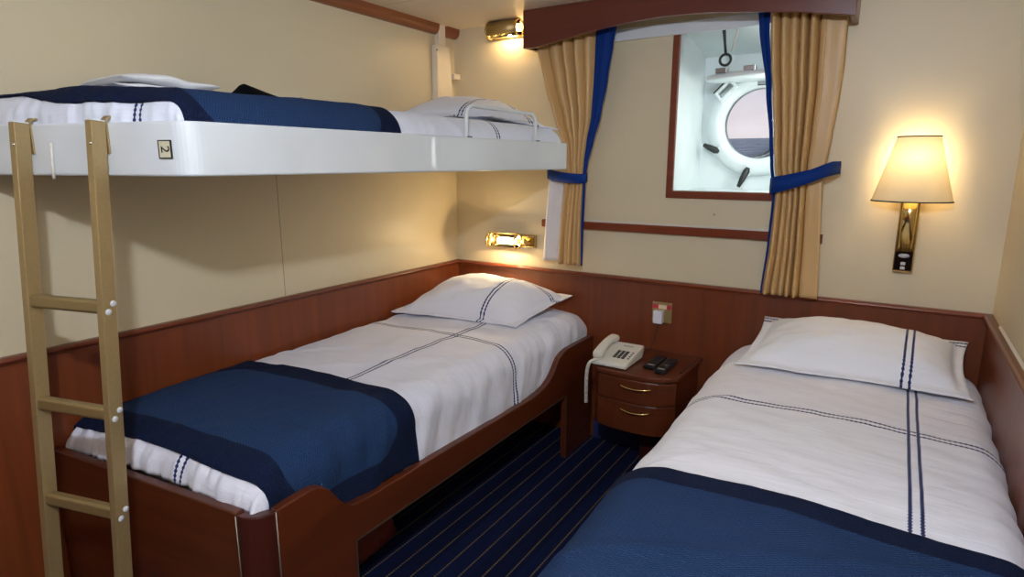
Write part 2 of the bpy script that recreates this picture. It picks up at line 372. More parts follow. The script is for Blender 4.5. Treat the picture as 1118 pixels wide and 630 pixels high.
def recess_lamp():
    t = thing('tube_light', 'fluorescent tube light fixed on the hidden side of the window recess', 'light'); x = WX1 - .004
    m = MB(); m.box(x - .03, x, 2.955, 3.035, 1.46, 1.96); m.build('housing', M['whitep'], t, bevel=.004)
    m = MB(); m.tube([(x - .045, 2.995, 1.48), (x - .045, 2.995, 1.94)], .013, 12); m.build('tube', M['tubel'], t)
    l = bpy.data.lights.new('tube_glow', 'AREA'); l.shape = 'RECTANGLE'; l.size = .03; l.size_y = .46; l.energy = P_REC; l.color = (.93, 1, .99)
    o = bpy.data.objects.new('tube_glow', l); C.objects.link(o); o.parent = t; o.location = (x - .062, 2.995, 1.71); o.rotation_euler = (0, R(90), 0)
    o.rotation_euler = (R(90), 0, R(-90)) ; o.rotation_euler = Vector((-1, 0, 0)).to_track_quat('-Z', 'Y').to_euler()

# ------------------------------------------------------------------ lamps' powers
P_MAIN, P_FILL, P_READ, P_READ2, P_SCON, P_REC = 86, 3, 4.6, 2.2, 1.9, 2.1
recess_lamp()

# white steel rail across the head of the window and wood strip under it
m = MB(); m.box(-1.30, -.27, YB - .022, YB, 2.078, 2.132); tag(m.build('curtain_rail', M['white'], bevel=.004), 'white steel rail across the window head behind the pelmet', 'rail')
m = MB(); m.prism([(0, 1.158), (.024, 1.158), (.026, 1.163), (.026, 1.193), (.022, 1.198), (0, 1.198)], (-1.64, -.257), lambda u, v, w: (w, YB - u, v))
m2 = m.build('wall_strip', M['woodH'], bevel=.001); tag(m2, 'thin brown wood strip fixed along the wall under the window', 'strip')
m = MB(); m.box(-1.6, -.262, YB - .012, YB, 1.198, 1.207); m.build('sealing_lip', M['seal'], m2)
m = MB(); m.lathe([(.0, .004), (.004, .004), (.006, 0)], Matrix.Translation((-.725, YB, 1.262)) @ Matrix.Rotation(R(90), 4, 'X'), 12, caps=False); tag(m.build('wall_screw', M['steel']), 'small bright screw in the wall just below the window frame', 'screw')

# ------------------------------------------------------------------ sea outside
m = MB(); m.grid(lambda u, v: (u, v, 0), lin(-1500, 900, 3), lin(6, 2600, 3))
sea = m.build('sea', M['sea']); struct(sea); sea.location = (0, 0, -3.2); sea.rotation_euler = (R(2.22), 0, 0)

# ------------------------------------------------------------------ pelmet and curtains
def pelmet():
    t = thing('pelmet', 'dark red wood pelmet with arched lower edge above the curtains', 'pelmet'); y = 2.74
    bot = [(-1.664, 2.058), (-1.60, 2.058), (-1.52, 2.068), (-1.438, 2.081), (-1.34, 2.095), (-1.239, 2.107), (-1.12, 2.119), (-1.0, 2.126), (-.9, 2.125), (-.807, 2.121), (-.739, 2.116), (-.65, 2.107), (-.56, 2.097), (-.48, 2.087), (-.403, 2.076), (-.33, 2.063), (-.29, 2.056), (-.255, 2.05), (-.208, 2.042)]
    m = MB(); m.prism([(-1.664, ZC - .001)] + bot + [(-.208, ZC - .001)], (y, y + .02), lambda u, v, w: (u, w, v)); m.build('front_board', M['woodV'], t, bevel=.002)
    for x in (-1.664, -.228):
        zz = 2.058 if x < -1 else 2.042
        m = MB(); m.box(x, x + .02, y + .02, YB, zz + .002, ZC - .001); m.build('end_board', M['woodV'], t, bevel=.002)
    m = MB(); m.tube([(-1.63, 2.845, 2.165), (-.24, 2.845, 2.165)], .01, 8); m.build('curtain_track', M['white'], t)
pelmet()

def curtain(name, label, edges, zt, zb, mats, tie, yc=2.85, seed=0, flat=False):
    """edges: rows (z, xl, xr, depth) top to bottom; mats: list of (name, material, f0, f1) spans across"""
    t = thing(name, label, 'curtain', None)
    zs = lin(zt, zb, 64)
    for part, mat, f0, f1, nf, lay in mats:
        m = MB(); us = lin(f0, f1, max(8, int((f1 - f0) * 150)))
        def fn(u, z):
            spans = edges[part] if part in edges else edges['all']
            xl, xr, dep = interp(spans, z)
            k = (u - f0) / (f1 - f0)
            x = xl + (xr - xl) * k
            g = (k / .68 if k < .68 else 1 + (k - .68) * .55) if flat else k
            ph = nf * 2 * PI * g + .5 * math.sin(2.2 * z + seed) + .8 * math.sin(k * 7 + seed) + .8 * noise.noise((k * 3, z * 1.5, seed))
            dep = dep * (1.0 + .5 * math.sin(k * 11 + seed * 2)) * (.45 if flat and k > .74 else 1)
            w = 2 * abs(math.sin(ph / 2)) ** .75 - 1
            y = yc + lay - dep * w + .004 * noise.noise((x * 14, z * 5, seed))
            x += .0 * k
            return (x, y, z)
        m.grid(fn, us, zs); o = m.build(part, M[mat], t, solid=.003, off=0)
        if part != 'curtain_cloth': o['label'] = {'edge_lining': 'royal blue lining edge', 'white_lining': 'white lining showing at the hem'}[part]
    # tieback band
    m = MB(); pts = tie['pts']; n = len(pts)
    V = []; 
    for (x, y, z, h) in pts: V += [(x, y, z - h / 2), (x, y, z + h / 2)]
    m.add(V, [(2 * i, 2 * i + 2, 2 * i + 3, 2 * i + 1) for i in range(n - 1)], True, [(0, 0)] * len(V))
    o = m.build('tieback', M['blue'], t, solid=.006, off=0); o['label'] = 'royal blue tieback band'
    hk = tie['hook']; m = MB(); m.tube([(hk[0], YB, hk[2]), (hk[0], hk[1], hk[2]), (hk[0], hk[1] - .004, hk[2] + .012)], .005, 8); q = m.build('tieback_hook', M['steel'], t); q['label'] = 'steel hook in the wall'
    return t
Ledge = {'curtain_cloth': [(2.16, -1.65, -1.315, .028), (2.06, -1.645, -1.322, .028), (1.9, -1.60, -1.325, .026), (1.72, -1.535, -1.333, .022), (1.60, -1.48, -1.358, .014), (1.5, -1.462, -1.368, .012), (1.43, -1.455, -1.37, .011), (1.36, -1.475, -1.37, .012), (1.2, -1.49, -1.374, .014), (.97, -1.50, -1.372, .018)],
         'edge_lining': [(2.16, -1.315, -1.205, .006), (2.06, -1.322, -1.225, .006), (1.9, -1.325, -1.25, .006), (1.73, -1.333, -1.281, .005), (1.6, -1.356, -1.317, .005), (1.5, -1.366, -1.345, .004), (1.43, -1.369, -1.355, .004), (1.2, -1.374, -1.36, .004), (.99, -1.372, -1.362, .004)],
         'white_lining': [(1.45, -1.555, -1.49, .004), (1.37, -1.567, -1.485, .004), (1.2, -1.58, -1.50, .005), (.985, -1.592, -1.512, .006)]}
tl = {'pts': [(-1.60, 2.905, 1.452, .05), (-1.575, 2.85, 1.446, .052), (-1.53, 2.822, 1.436, .054), (-1.47, 2.812, 1.428, .052), (-1.42, 2.808, 1.424, .05), (-1.375, 2.812, 1.422, .048), (-1.352, 2.84, 1.424, .046), (-1.36, 2.875, 1.428, .046)], 'hook': (-1.605, 2.90, 1.455)}
tc_ = curtain('curtain', 'tan curtain with royal blue edge tied back beside the upper bunk', Ledge, 2.16, .972,
        [('curtain_cloth', 'tan', 0, 1, 5.0, 0), ('edge_lining', 'blue', 0, .4, 1.2, .0)], tl, seed=1)
m = MB(); m.grid(lambda u, z: (lambda e: (e[0] + (e[1] - e[0]) * u, 2.852 - .01 * math.sin(u * 4 + z), z))(interp(Ledge['white_lining'], z)), lin(0, 1, 10), lin(1.45, .985, 24))
q = m.build('white_lining', M['lining'], tc_, solid=.003, off=0); q['label'] = 'white lining turned outward under the tieback'
Redge = {'curtain_cloth': [(2.15, -.53, -.238, .026), (2.07, -.53, -.242, .026), (1.9, -.517, -.24, .022), (1.79, -.50, -.243, .022), (1.6, -.48, -.258, .02), (1.49, -.468, -.27, .018), (1.42, -.455, -.272, .016), (1.34, -.452, -.269, .018), (1.14, -.458, -.258, .02), (.925, -.474, -.248, .022)],
         'edge_lining': [(2.15, -.582, -.53, .006), (2.07, -.572, -.53, .006), (1.8, -.523, -.50, .005), (1.6, -.494, -.48, .004), (1.49, -.482, -.468, .004), (1.4, -.468, -.455, .004), (1.34, -.462, -.452, .004), (1.14, -.466, -.458, .004), (.935, -.478, -.472, .004)]}
tr = {'pts': [(-.44, 2.875, 1.40, .065), (-.472, 2.84, 1.402, .068), (-.455, 2.806, 1.408, .07), (-.41, 2.796, 1.418, .066), (-.36, 2.79, 1.432, .06), (-.31, 2.788, 1.448, .055), (-.275, 2.793, 1.464, .054), (-.24, 2.83, 1.478, .056), (-.215, 2.87, 1.482, .05), (-.222, 2.905, 1.478, .03)], 'hook': (-.218, 2.9, 1.488)}
curtain('curtain', 'tan curtain with royal blue edge tied back next to the lit wall lamp', Redge, 2.15, .928,
        [('curtain_cloth', 'tan', 0, 1, 5.0, 0), ('edge_lining', 'blue', 0, .3, .8, .0)], tr, seed=4, flat=True)

# ------------------------------------------------------------------ lamps
def point(name, loc, e, col, rad, parent):
    l = bpy.data.lights.new(name, 'POINT'); l.energy = e; l.color = col; l.shadow_soft_size = rad
    o = bpy.data.objects.new(name, l); C.objects.link(o); o.location = loc; o.parent = parent; return o
def reading_lamp(loc, roll, label, e, bulbmat):
    """a tube reading lamp along X; roll turns the open side of the brass half shell (0 = towards the room)"""
    t = thing('reading_lamp', label, 'lamp', 'brass reading lamps on the back wall'); t.location = loc
    m = MB(); m.box(-.14, .14, -.018, 0, -.036, .036); m.build('back_plate', M['brassd'], t, bevel=.003)
    m = MB(); m.box(.06, .14, -.03, -.018, -.033, .033); m.build('joint_plate', M['brass'], t, bevel=.004)
    ax = Matrix.Translation((0, -.062, 0)) @ Matrix.Rotation(R(90), 4, 'Y')       # lathe axis -> +X
    m = MB(); m.tube([(.075, -.062, 0), (.1, -.062, 0)], .008, 10); m.lathe([(.0, .084), (.013, .087), (.017, .097), (.013, .107), (0, .11)], ax, 20, caps=False); m.tube([(.1, -.062, 0), (.1, -.02, 0)], .007, 10); m.build('swivel', M['brass'], t)
    # half shell
    c0 = R(roll)
    m = MB(); rot = Matrix.Translation((0, -.062, 0))
    n = 20; r = .043
    def sh(u, v):
        a = c0 + u; return (v, -.062 + r * math.cos(a), r * math.sin(a))
    m.grid(sh, lin(-PI * .47, PI * .47, n), [-.135, .05]); o = m.build('reflector', M['brassd'], t, solid=.002, off=0)
    for xx in (-.135, .05):
        g = MB(); g.tube([(xx, -.062 + .041 * math.cos(a), .041 * math.sin(a)) for a in lin(0, 2 * PI, 25)[:-1]], .005, 8, closed=True); g.build('ring', M['brass'], t)
    m = MB(); m.lathe([(.0, -.139), (.026, -.139), (.041, -.132)], ax, 20, caps=False); m.build('end_cap', M['brass'], t)
    m = MB(); m.lathe([(.038, -.132), (.038, .05)], ax, 28, caps=False); g = m.build('glass_sleeve', M['glass'], t)
    m = MB(); m.lathe([(.0, -.085), (.012, -.082), (.019, -.07), (.019, .025), (.01, .035), (0, .037)], ax, 20, caps=False); m.build('bulb', M[bulbmat], t)
    m = MB(); m.tube([(.08, -.02, -.03), (.08, -.02, -.045)], .006, 8); m.build('switch_knob', M['white'], t)
    off = Vector((-.03, -.062 - .031 * math.cos(c0), -.031 * math.sin(c0)))
    point('reading_glow', off, e, (1, .74, .40), .012, t)
    return t
reading_lamp((-1.822, YB, 1.07), 14, 'lit brass tube reading lamp on the wall below the upper bunk', P_READ, 'bulb')
reading_lamp((-1.815, YB, 2.192), 138, 'lit brass reading lamp high on the wall beside the pelmet', P_READ2, 'bulb')

def sconce():
    t = thing('wall_lamp', 'lit brass wall lamp with cream tapered shade above the right bed', 'lamp'); t.location = (.045, YB, 1.07)
    m = MB(); m.box(-.034, .034, -.05, 0, 0, .36); m.build('back_column', M['brass'], t, bevel=.003)
    m = MB(); m.lathe([(.027, .085), (.027, .36)], Matrix.Translation((0, -.05, 0)), 24, sy=.75); m.build('half_round_column', M['brass'], t)
    m = MB(); m.box(-.031, .031, -.056, -.048, .006, .083); p = m.build('switch_plate', M['blackg'], t, bevel=.002)
    m = MB(); m.lathe([(.019, 0), (.019, .004)], Matrix.Translation((0, -.056, .066)) @ Matrix.Rotation(R(90), 4, 'X'), 20, sy=.45); m.build('thumb_dial', M['silver'], p)
    for zz in (.034, .016):
        m = MB(); m.box(-.008, .008, -.059, -.054, zz - .006, zz + .006); m.build('rocker', M['silver'], p, bevel=.001)
    cy = -.085; SY = -.05
    m = MB(); m.tube([(0, -.045, .30), (0, -.075, .305), (0, cy, .31), (0, cy, .318)], .009, 10); m.build('arm', M['brass'], t)
    m = MB(); m.lathe([(.137, .282), (.1365, .285), (.072, .53)], Matrix.Translation((0, SY, 0)), 48, sy=.85, caps=False, a0=R(172), a1=R(368)); m.build('lamp_shade', M['shade'], t)
    for r, z in ((.137, .283), (.072, .53)):
        m = MB(); m.tube([(r * math.cos(a), SY + r * .85 * math.sin(a), z) for a in lin(R(172), R(368), 40)], .0028, 6); q = m.build('shade_trim', M['rubber'], t); q['label'] = 'dark braid round the shade rim'
    m = MB(); m.lathe([(.0, .315), (.013, .318), (.02, .34), (.023, .36), (.018, .38), (0, .388)], Matrix.Translation((0, cy, 0)), 20, caps=False); m.build('bulb', M['bulbs'], t)
    point('sconce_glow', (0, cy + .012, .44), P_SCON, (1, .84, .56), .03, t)
sconce()

def ceiling_lamp(loc, e, rad, label):
    t = thing('ceiling_light', label, 'light'); t.location = (loc[0], loc[1], ZC)
    m = MB(); m.lathe([(.0, 0), (.17, 0), (.17, -.03), (.155, -.035)], None, 40, caps=False); m.build('rim', M['white'], t)
    m = MB(); m.lathe([(.155, -.034), (.13, -.05), (.07, -.06), (0, -.063)], None, 40, caps=False); m.build('lens', M['ceill'], t)
    point('ceiling_glow', (0, 0, -.063 - rad - .01), e, (.77, .87, 1.04), rad, t)
ceiling_lamp((-.14, -.05), P_MAIN, .04, 'round frosted ceiling light over the cabin entrance')
ceiling_lamp((-.95, -1.0), P_FILL, .08, 'added fill light shaped as a round frosted ceiling fitting at the back of the cabin')  # unseen lamp added as a low fill for the room

# ------------------------------------------------------------------ bedding
def prof(p, lo, hi, rl, rh):
    """unfolded coordinate p -> (coordinate, drop); flat between the rounded edges"""
    if p > hi - rh:
        a = (p - (hi - rh)) / rh
        return (hi - rh + rh * math.sin(a), rh * (1 - math.cos(a))) if a < PI / 2 else (hi, rh + (a - PI / 2) * rh)
    if p < lo + rl:
        a = (lo + rl - p) / rl
        return (lo + rl - rl * math.sin(a), rl * (1 - math.cos(a))) if a < PI / 2 else (lo, rl + (a - PI / 2) * rl)
    return p, 0
class Bed:
    def __init__(s, x, y, r, top, crown, skew=0, xref=0, seed=0, amp=1, head=0): s.x, s.y, s.r, s.top, s.crown, s.skew, s.xref, s.seed, s.amp, s.head = x, y, r, top, crown, skew, xref, seed, amp, head
    def raw(s, p, q):
        x, dx = prof(p, s.x[0], s.x[1], s.r[0], s.r[1]); y, dy = prof(q, s.y[0], s.y[1], s.r[2], s.r[3])
        k = (s.y[1] - y) / (s.y[1] - s.y[0]); kx = (x - s.x[0]) / (s.x[1] - s.x[0])
        d = (dx ** 3 + dy ** 3) ** (1 / 3)
        z = s.top + s.crown * (1 - (2 * kx - 1) ** 2) + s.head * (1 - k) - d
        return Vector((x, y + s.skew * (x - s.xref) * k, z))
    def pt(s, p, q, off=0):
        e = .004; c = s.raw(p, q)
        n = (s.raw(p + e, q) - s.raw(p - e, q)).cross(s.raw(p, q + e) - s.raw(p, q - e))
        n = n.normalized() if n.length > 1e-12 else Vector((0, 0, 1))
        w = noise.noise((p * 3 + s.seed, q * 2.4, 1)) * .010 + noise.noise((p * 9 + s.seed, q * 5, 2)) * .005
        w += noise.noise((p * 5 + q * 14 + s.seed, q * 4 - p * 3, 5)) * .004 + noise.noise((p * 30, q * 11, 7 + s.seed)) * .0016
        # gathers where the cloth is tucked in along the sides and the foot
        sx = max(0, p - (s.x[1] - s.r[1])) / .12; sy = max(0, (s.y[0] + s.r[2]) - q) / .10
        w += min(1, sx) * (noise.noise((q * 11 + p * 4, p * 3, s.seed + 2)) * .012 + noise.noise((q * 27 + p * 9, p * 5, s.seed + 4)) * .004)
        w += min(1, sy) * (noise.noise((p * 16, q * 5, s.seed + 6)) * .013 + noise.noise((p * 42, q * 9, s.seed + 8)) * .010)
        rg = noise.noise((p * 2.2 - q * 3.1 + s.seed, q * 1.3, 12)); w += .010 * max(0, .12 - abs(rg)) / .12 * (.4 + noise.noise((p * 2, q * 2, 3)))
        return c + n * (w * s.amp + off)
    def cloth(s, name, mat, p0, p1, q0, q1, off, parent=None, nu=110, nv=150, solid=.005, zmin=None, wob=0, lift=0):
        m = MB()
        def fn(p, q):
            if lift: k_ = max(0, min(1, (-1.80 - p) / .3)); q = q + (q1 - q) / (q1 - q0) * lift * k_ * k_ * (3 - 2 * k_)
            if wob: q = q + wob * noise.noise((p * 3, s.seed, q > (q0 + q1) / 2)) * abs((q - (q0 + q1) / 2) / ((q1 - q0) / 2)) ** 3
            v = s.pt(p, q, off)
            if zmin is not None and v.z < zmin: v.z = zmin
            return v
        m.grid(fn, lin(p0, p1, nu), lin(q0, q1, nv)); return m.build(name, mat, parent, solid=solid, off=-1)

# lower left bed linen
LB = Bed((-2.222, -1.352), (.872, 2.905), (.06, .10, .11, .07), .683, .02, .113, -1.36, 3, 1, .03)
duv = LB.cloth('duvet', linen('white_linen_left_bed', (226, 226, 238), [-1.665], [2.165]), -2.222 - .02, -1.352 + .22, .872 - .06, 2.905 + .06, 0, nv=190)
tag(duv, 'white duvet with navy rope stitching on the bed under the bunk', 'duvet')
bl = LB.cloth('blanket', blanket_mat('navy_blanket_left_bed', -2.26, -1.352 + .19, .885, 1.50, .085), -2.222 - .015, -1.352 + .19, .892, 1.50, .009, wob=.012)
tag(bl, 'navy woven blanket across the foot of the bed under the bunk', 'blanket')
# right bed linen
RB = Bed((-.61, .352), (.55, 2.905), (.16, .09, .1, .1), .655, .018, 0, 0, 11, .9, .03)
duv = RB.cloth('duvet', linen('white_linen_right_bed', (240, 240, 248), [.118], [2.12], gap=.0125, hw=.0042), -.61 - .20, .352 + .08, .55, 2.905 + .06, 0, nv=200)
tag(duv, 'white duvet with navy rope stitching on the bed below the shaded wall lamp', 'duvet')
bl = RB.cloth('blanket', blanket_mat('navy_blanket_right_bed', -.61 - .2, .352 + .2, .5, 1.515, .072), -.61 - .20, .352 + .06, .55, 1.515, .010, wob=.010)
tag(bl, 'navy woven blanket across the bed nearest the camera, below the shaded wall lamp', 'blanket')
# bunk linen
UB = Bed((-2.222, -1.456), (.845, 2.765), (.02, .085, .07, .07), 1.676, .010, .2586, -1.43, 21, .55, .0)
duv = UB.cloth('duvet', linen('white_linen_bunk', (220, 224, 236), [-1.59], [2.21]), -2.222 - .02, -1.456 + .10, .845 - .10, 2.765 + .06, 0, nv=190, zmin=1.50)
tag(duv, 'white duvet lying in the white tray of the upper bunk', 'duvet')
bl = UB.cloth('blanket', blanket_mat('navy_blanket_bunk', -2.26, -1.456 + .16, .822, 1.60, .075), -2.222 - .015, -1.456 + .115, .838, 1.60, .008, wob=.012, zmin=1.52, lift=.05)
tag(bl, 'navy woven blanket across the foot of the upper bunk', 'blanket')

def pillow(name, label, FL, FR, BR, BL, th, mat, seed, flange=.032, low=.5):
    FL, FR, BR, BL = map(Vector, (FL, FR, BR, BL)); w = ((FR - FL).length + (BR - BL).length) / 2; d = ((BL - FL).length + (BR - FR).length) / 2
    up = ((FR - FL).cross(BL - FL)).normalized(); m = MB(); nu, nv = 72, 52
    us, vs = lin(0, 1, nu), lin(0, 1, nv)
    def hump(u, v):
        fu = max(0, min(1, min(u, 1 - u) * w / flange - 1) if 0 else 0)
        a = max(0, (min(u, 1 - u) * w - flange)) / (w / 2 - flange); b = max(0, (min(v, 1 - v) * d - flange)) / (d / 2 - flange)
        return (1 - (1 - a) ** 2.6) ** .6 * (1 - (1 - b) ** 2.4) ** .6
    def fn(u, v, sgn):
        # edges draw in a little between the corners
        uu = u + (.5 - u) * .06 * (4 * v * (1 - v)) * abs(2 * u - 1); vv = v + (.5 - v) * .07 * (4 * u * (1 - u)) * abs(2 * v - 1)
        p = FL * (1 - uu) * (1 - vv) + FR * uu * (1 - vv) + BR * uu * vv + BL * (1 - uu) * vv
        h = hump(u, v); nz = noise.noise((u * 4 + seed, v * 3, 1)) * .016 + noise.noise((u * 13 + seed, v * 9, sgn + 3)) * .005
        nz += .010 * noise.noise((u * 12 + seed, v * 9, 9)) * (1 - h)
        k = th * (1 - low) if sgn > 0 else th * low
        return p + up * (sgn * (h * k + .003) + nz * (.35 + h))
    for sg in (1, -1):
        base = len(m.v)
        m.grid(lambda u, v: fn(u, v, sg), us if sg > 0 else us[::-1], vs, lambda u, v: (u * w, v * d))
    # close the hem
    nb = nu * nv
    edge = [i for i in range(nu)] + [j * nu + nu - 1 for j in range(1, nv)] + [(nv - 1) * nu + i for i in range(nu - 2, -1, -1)] + [j * nu for j in range(nv - 2, 0, -1)]
    def other(i): return nb + (i // nu) * nu + (nu - 1 - i % nu)
    for a, b in zip(edge, edge[1:] + edge[:1]): m.f.append([b, a, other(a), other(b)]); m.sm.add(len(m.f) - 1)
    o = m.build(name, mat); tag(o, label, 'pillow'); return o
pillow('pillow', 'white pillow with navy rope stitching at the head of the bed under the bunk', (-2.19, 2.28, .735), (-1.49, 2.40, .722), (-1.425, 2.875, .80), (-2.20, 2.88, .80), .15, linen('white_linen_left_pillow', (230, 230, 240), [.52], [.415]), 2, low=.12)
pillow('pillow', 'white pillow with navy rope stitching beneath the shaded wall lamp', (-.485, 2.44, .712), (.292, 2.49, .706), (.295, 2.885, .81), (-.455, 2.88, .815), .125, linen('white_linen_right_pillow', (238, 238, 242), [.57], [.40], gap=.0125, hw=.0042), 5, low=.12)
pillow('pillow', 'white pillow behind the guard rail on the upper bunk', (-2.15, 2.25, 1.728), (-1.53, 2.27, 1.70), (-1.462, 2.755, 1.664), (-2.17, 2.75, 1.722), .118, linen('white_linen_bunk_pillow', (224, 226, 236), [.44], [.34]), 9, low=.12)

# ------------------------------------------------------------------ upper bunk
def bunk():
    t = thing('upper_bunk', 'white steel fold-down bunk tray fixed high on the wall', 'bunk bed'); xb, y0, y1, z0, z1 = -1.43, .83, 2.785, 1.468, 1.598
    sk = math.tan(R(14.5)); c = Vector((xb, y0)); rr = .05
    d1 = Vector((-math.cos(R(14.5)), -math.sin(R(14.5)))); d2 = Vector((0, 1))
    A, B = c + d1 * rr, c + d2 * rr
    arc = [(A * (1 - k) ** 2 + c * 2 * k * (1 - k) + B * k * k) for k in lin(0, 1, 9)]
    out = [(XL + .004, y0 + sk * (XL - xb))] + [tuple(q) for q in arc] + [(xb, y1), (XL + .004, y1)]
    th = .022; cen = Vector((-1.85, 1.8))
    ci = Vector((xb - th, y0 + th * 1.1 - sk * th)); Ai, Bi = ci + d1 * (rr - th * .6), ci + d2 * (rr - th * .6)
    arci = [(Ai * (1 - k) ** 2 + ci * 2 * k * (1 - k) + Bi * k * k) for k in lin(0, 1, 9)]
    inn = [(XL + .004 + th, y0 + sk * (XL + th - xb) + th)] + [tuple(q) for q in arci] + [(xb - th, y1 - th), (XL + .004 + th, y1 - th)]
    m = MB(); m.ring(out, inn, z0, z1); m.build('tray_rim', M['white'], t, bevel=.006, seg=3)
    m = MB(); m.prism(inn, (z0 + .004, z0 + .02), lambda u, v, w: (u, v, w)); m.build('tray_base', M['white'], t)
    # guard rail
    gx = -1.447; pts = [(gx, 1.962, 1.575), (gx, 1.962, 1.66)] + [(gx, 1.962 + .045 * (1 - math.cos(a)), 1.675 + .045 * math.sin(a)) for a in lin(0, PI / 2, 7)] + [(gx, 2.45 + .045 * math.sin(a), 1.675 + .043 * math.cos(a)) for a in lin(0, PI / 2, 7)] + [(gx, 2.495, 1.66), (gx, 2.495, 1.575)]
    m = MB(); m.tube(pts, .0085, 10); m.build('guard_rail', M['white'], t)
    for yy in (1.962, 2.495):
        m = MB(); m.box(gx - .012, gx + .012, yy - .004, yy + .022, 1.597, 1.602); q = m.build('rail_socket', M['dkmetal'], t); q['label'] = 'dark metal rail socket'
    # number plate on the end of the tray
    n = Vector((math.sin(R(14.5)), -math.cos(R(14.5)), 0)); e = Vector((math.cos(R(14.5)), math.sin(R(14.5)), 0)); pc = Vector((-1.49, y0 + sk * (-1.49 - xb), 1.532)) + n * .0005
    F = Matrix((( e.x, 0, n.x, pc.x), (e.y, 0, n.y, pc.y), (0, 1, 0, pc.z), (0, 0, 0, 1)))
    m = MB(); m.box(-.018, .018, -.02, .02, 0, .003, F); p = m.build('number_plate', M['plate'], t); p['label'] = 'small cream plate with the numeral 2 on its side'
    m = MB(); m.ring([(-.0195, -.0215), (.0195, -.0215), (.0195, .0215), (-.0195, .0215)], [(-.0172, -.0192), (.0172, -.0192), (.0172, .0192), (-.0172, .0192)], 0, .004, lambda u, v, w: F @ Vector((u, v, w))); m.build('plate_border', M['black'], p)
    cu = bpy.data.curves.new('numeral', 'FONT'); cu.body = '2'; cu.size = .036; cu.align_x = 'CENTER'; cu.align_y = 'CENTER'; cu.extrude = .0003
    to = bpy.data.objects.new('numeral_text', cu); C.objects.link(to); bpy.context.view_layer.update()
    me = bpy.data.meshes.new_from_object(to.evaluated_get(bpy.context.evaluated_depsgraph_get())); bpy.data.objects.remove(to)
    me.name = 'numeral'; me.materials.clear(); me.materials.append(M['ink']); me.transform(F @ Matrix.Translation((0, 0, .0036)) @ Matrix.Rotation(R(-90), 4, 'Z'))
    o = bpy.data.objects.new('numeral', me); C.objects.link(o); o.parent = p
    # release strap hanging at the ladder
    b0 = Vector((-1.845, y0 + sk * (-1.845 - xb), 1.55)) + n * .006
    m = MB(); m.tube([b0, b0 + Vector((-.004, -.002, -.05)), b0 + Vector((-.002, -.004, -.09))], .004, 8); q = m.build('release_cord', M['seal'], t)
bunk()
def post():
    t = thing('bunk_post', 'narrow white steel post in the corner above the upper bunk', 'post'); x = XL
    m = MB(); m.prism([(2.722, 1.70), (2.728, 2.13), (2.835, 2.13), (2.88, 1.70)], (x, x + .04), lambda u, v, w: (w, u, v)); m.build('post_cover', M['postw'], t, bevel=.004)
    m = MB(); m.box(x, x + .03, 2.755, 2.815, 2.13, ZC); m.build('post_head', M['postw'], t, bevel=.002)
    m = MB(); m.box(x + .02, x + .045, 2.87, 2.925, 1.965, 1.995); m.build('latch', M['postw'], t, bevel=.003)
    m = MB(); m.lathe([(0, .003), (.004, .002), (.005, 0)], Matrix.Translation((x + .04, 2.725, 2.10)) @ Matrix.Rotation(R(90), 4, 'Y'), 10, caps=False); m.build('screw', M['dkmetal'], t)
post()

# ------------------------------------------------------------------ ladder
def ladder():
    t = thing('ladder', 'gold anodised metal ladder hooked over the end of the upper bunk', 'ladder')
    a, L = R(14.5), R(4.5); e = Vector((-math.cos(a), -math.sin(a), 0)); nrm = Vector((math.sin(a), -math.cos(a), 0))
    c = Vector((-1.43, .83, 1.598)); dn = (nrm * math.sin(L) + Vector((0, 0, -math.cos(L)))); out = nrm * math.cos(L) + Vector((0, 0, math.sin(L)))
    def P(s, d, h): return c + e * s + out * d + dn * h
    F = Matrix(((e.x, out.x, dn.x, c.x), (e.y, out.y, dn.y, c.y), (e.z, out.z, dn.z, c.z), (0, 0, 0, 1)))
    HL = (1.598 - .003) / math.cos(L)
    for s0 in (.234, .494):
        m = MB(); m.box(s0, s0 + .021, .006, .044, -.0, HL, F); r = m.build('rail', M['gold'], t, bevel=.002)
        m = MB(); m.box(s0 + .001, s0 + .02, .007, .043, -.003, .0, F); m.build('end_cap', M['white'], r)
        # hook over the tray rim
        s1 = s0 + .001; w = .016
        hp = [(.006, .075), (.001, .075), (.0005, -.004), (-.006, -.010), (-.018, -.010), (-.0245, -.004), (-.0245, .03), (-.03, .03), (-.03, -.008), (-.02, -.0155), (-.004, -.0155), (.006, -.006)]
        m = MB(); m.prism(hp, (s1, s1 + w), lambda u, v, ww: c + e * ww + nrm * u + Vector((0, 0, -v))); m.build('hook', M['gold'], t)
    for zc in (1.143, .866, .597, .325, .06):
        h = (1.598 - zc) / math.cos(L)
        m = MB(); pl = [(.011, -.013), (.018, -.017), (.034, -.017), (.040, -.012), (.040, .012), (.034, .017), (.018, .017), (.011, .013)]
        m.prism(pl, (.254, .495), lambda u, v, w: P(w, u, h + v)); r = m.build('rung', M['goldd'], t, bevel=.003)
        for (dd, hh) in ((.016, -.009), (.030, .011)):
            m = MB(); mm = Matrix.Translation(P(.234, dd, h + hh)) @ (-e).to_track_quat('Z', 'Y').to_matrix().to_4x4()
            m.lathe([(.0082, 0), (.0078, .0025), (.004, .004), (0, .0042)], mm, 14, caps=False); q = m.build('bolt', M['silver'], r); q['label'] = 'pale round bolt head'
    for s0 in (.234, .494):
        m = MB(); mm = Matrix.Translation(P(s0 + .006, .044, .055)) @ out.to_track_quat('Z', 'Y').to_matrix().to_4x4(); m.lathe([(.004, 0), (.003, .002), (0, .0025)], mm, 10, caps=False); m.build('rivet', M['steel'], t)
ladder()

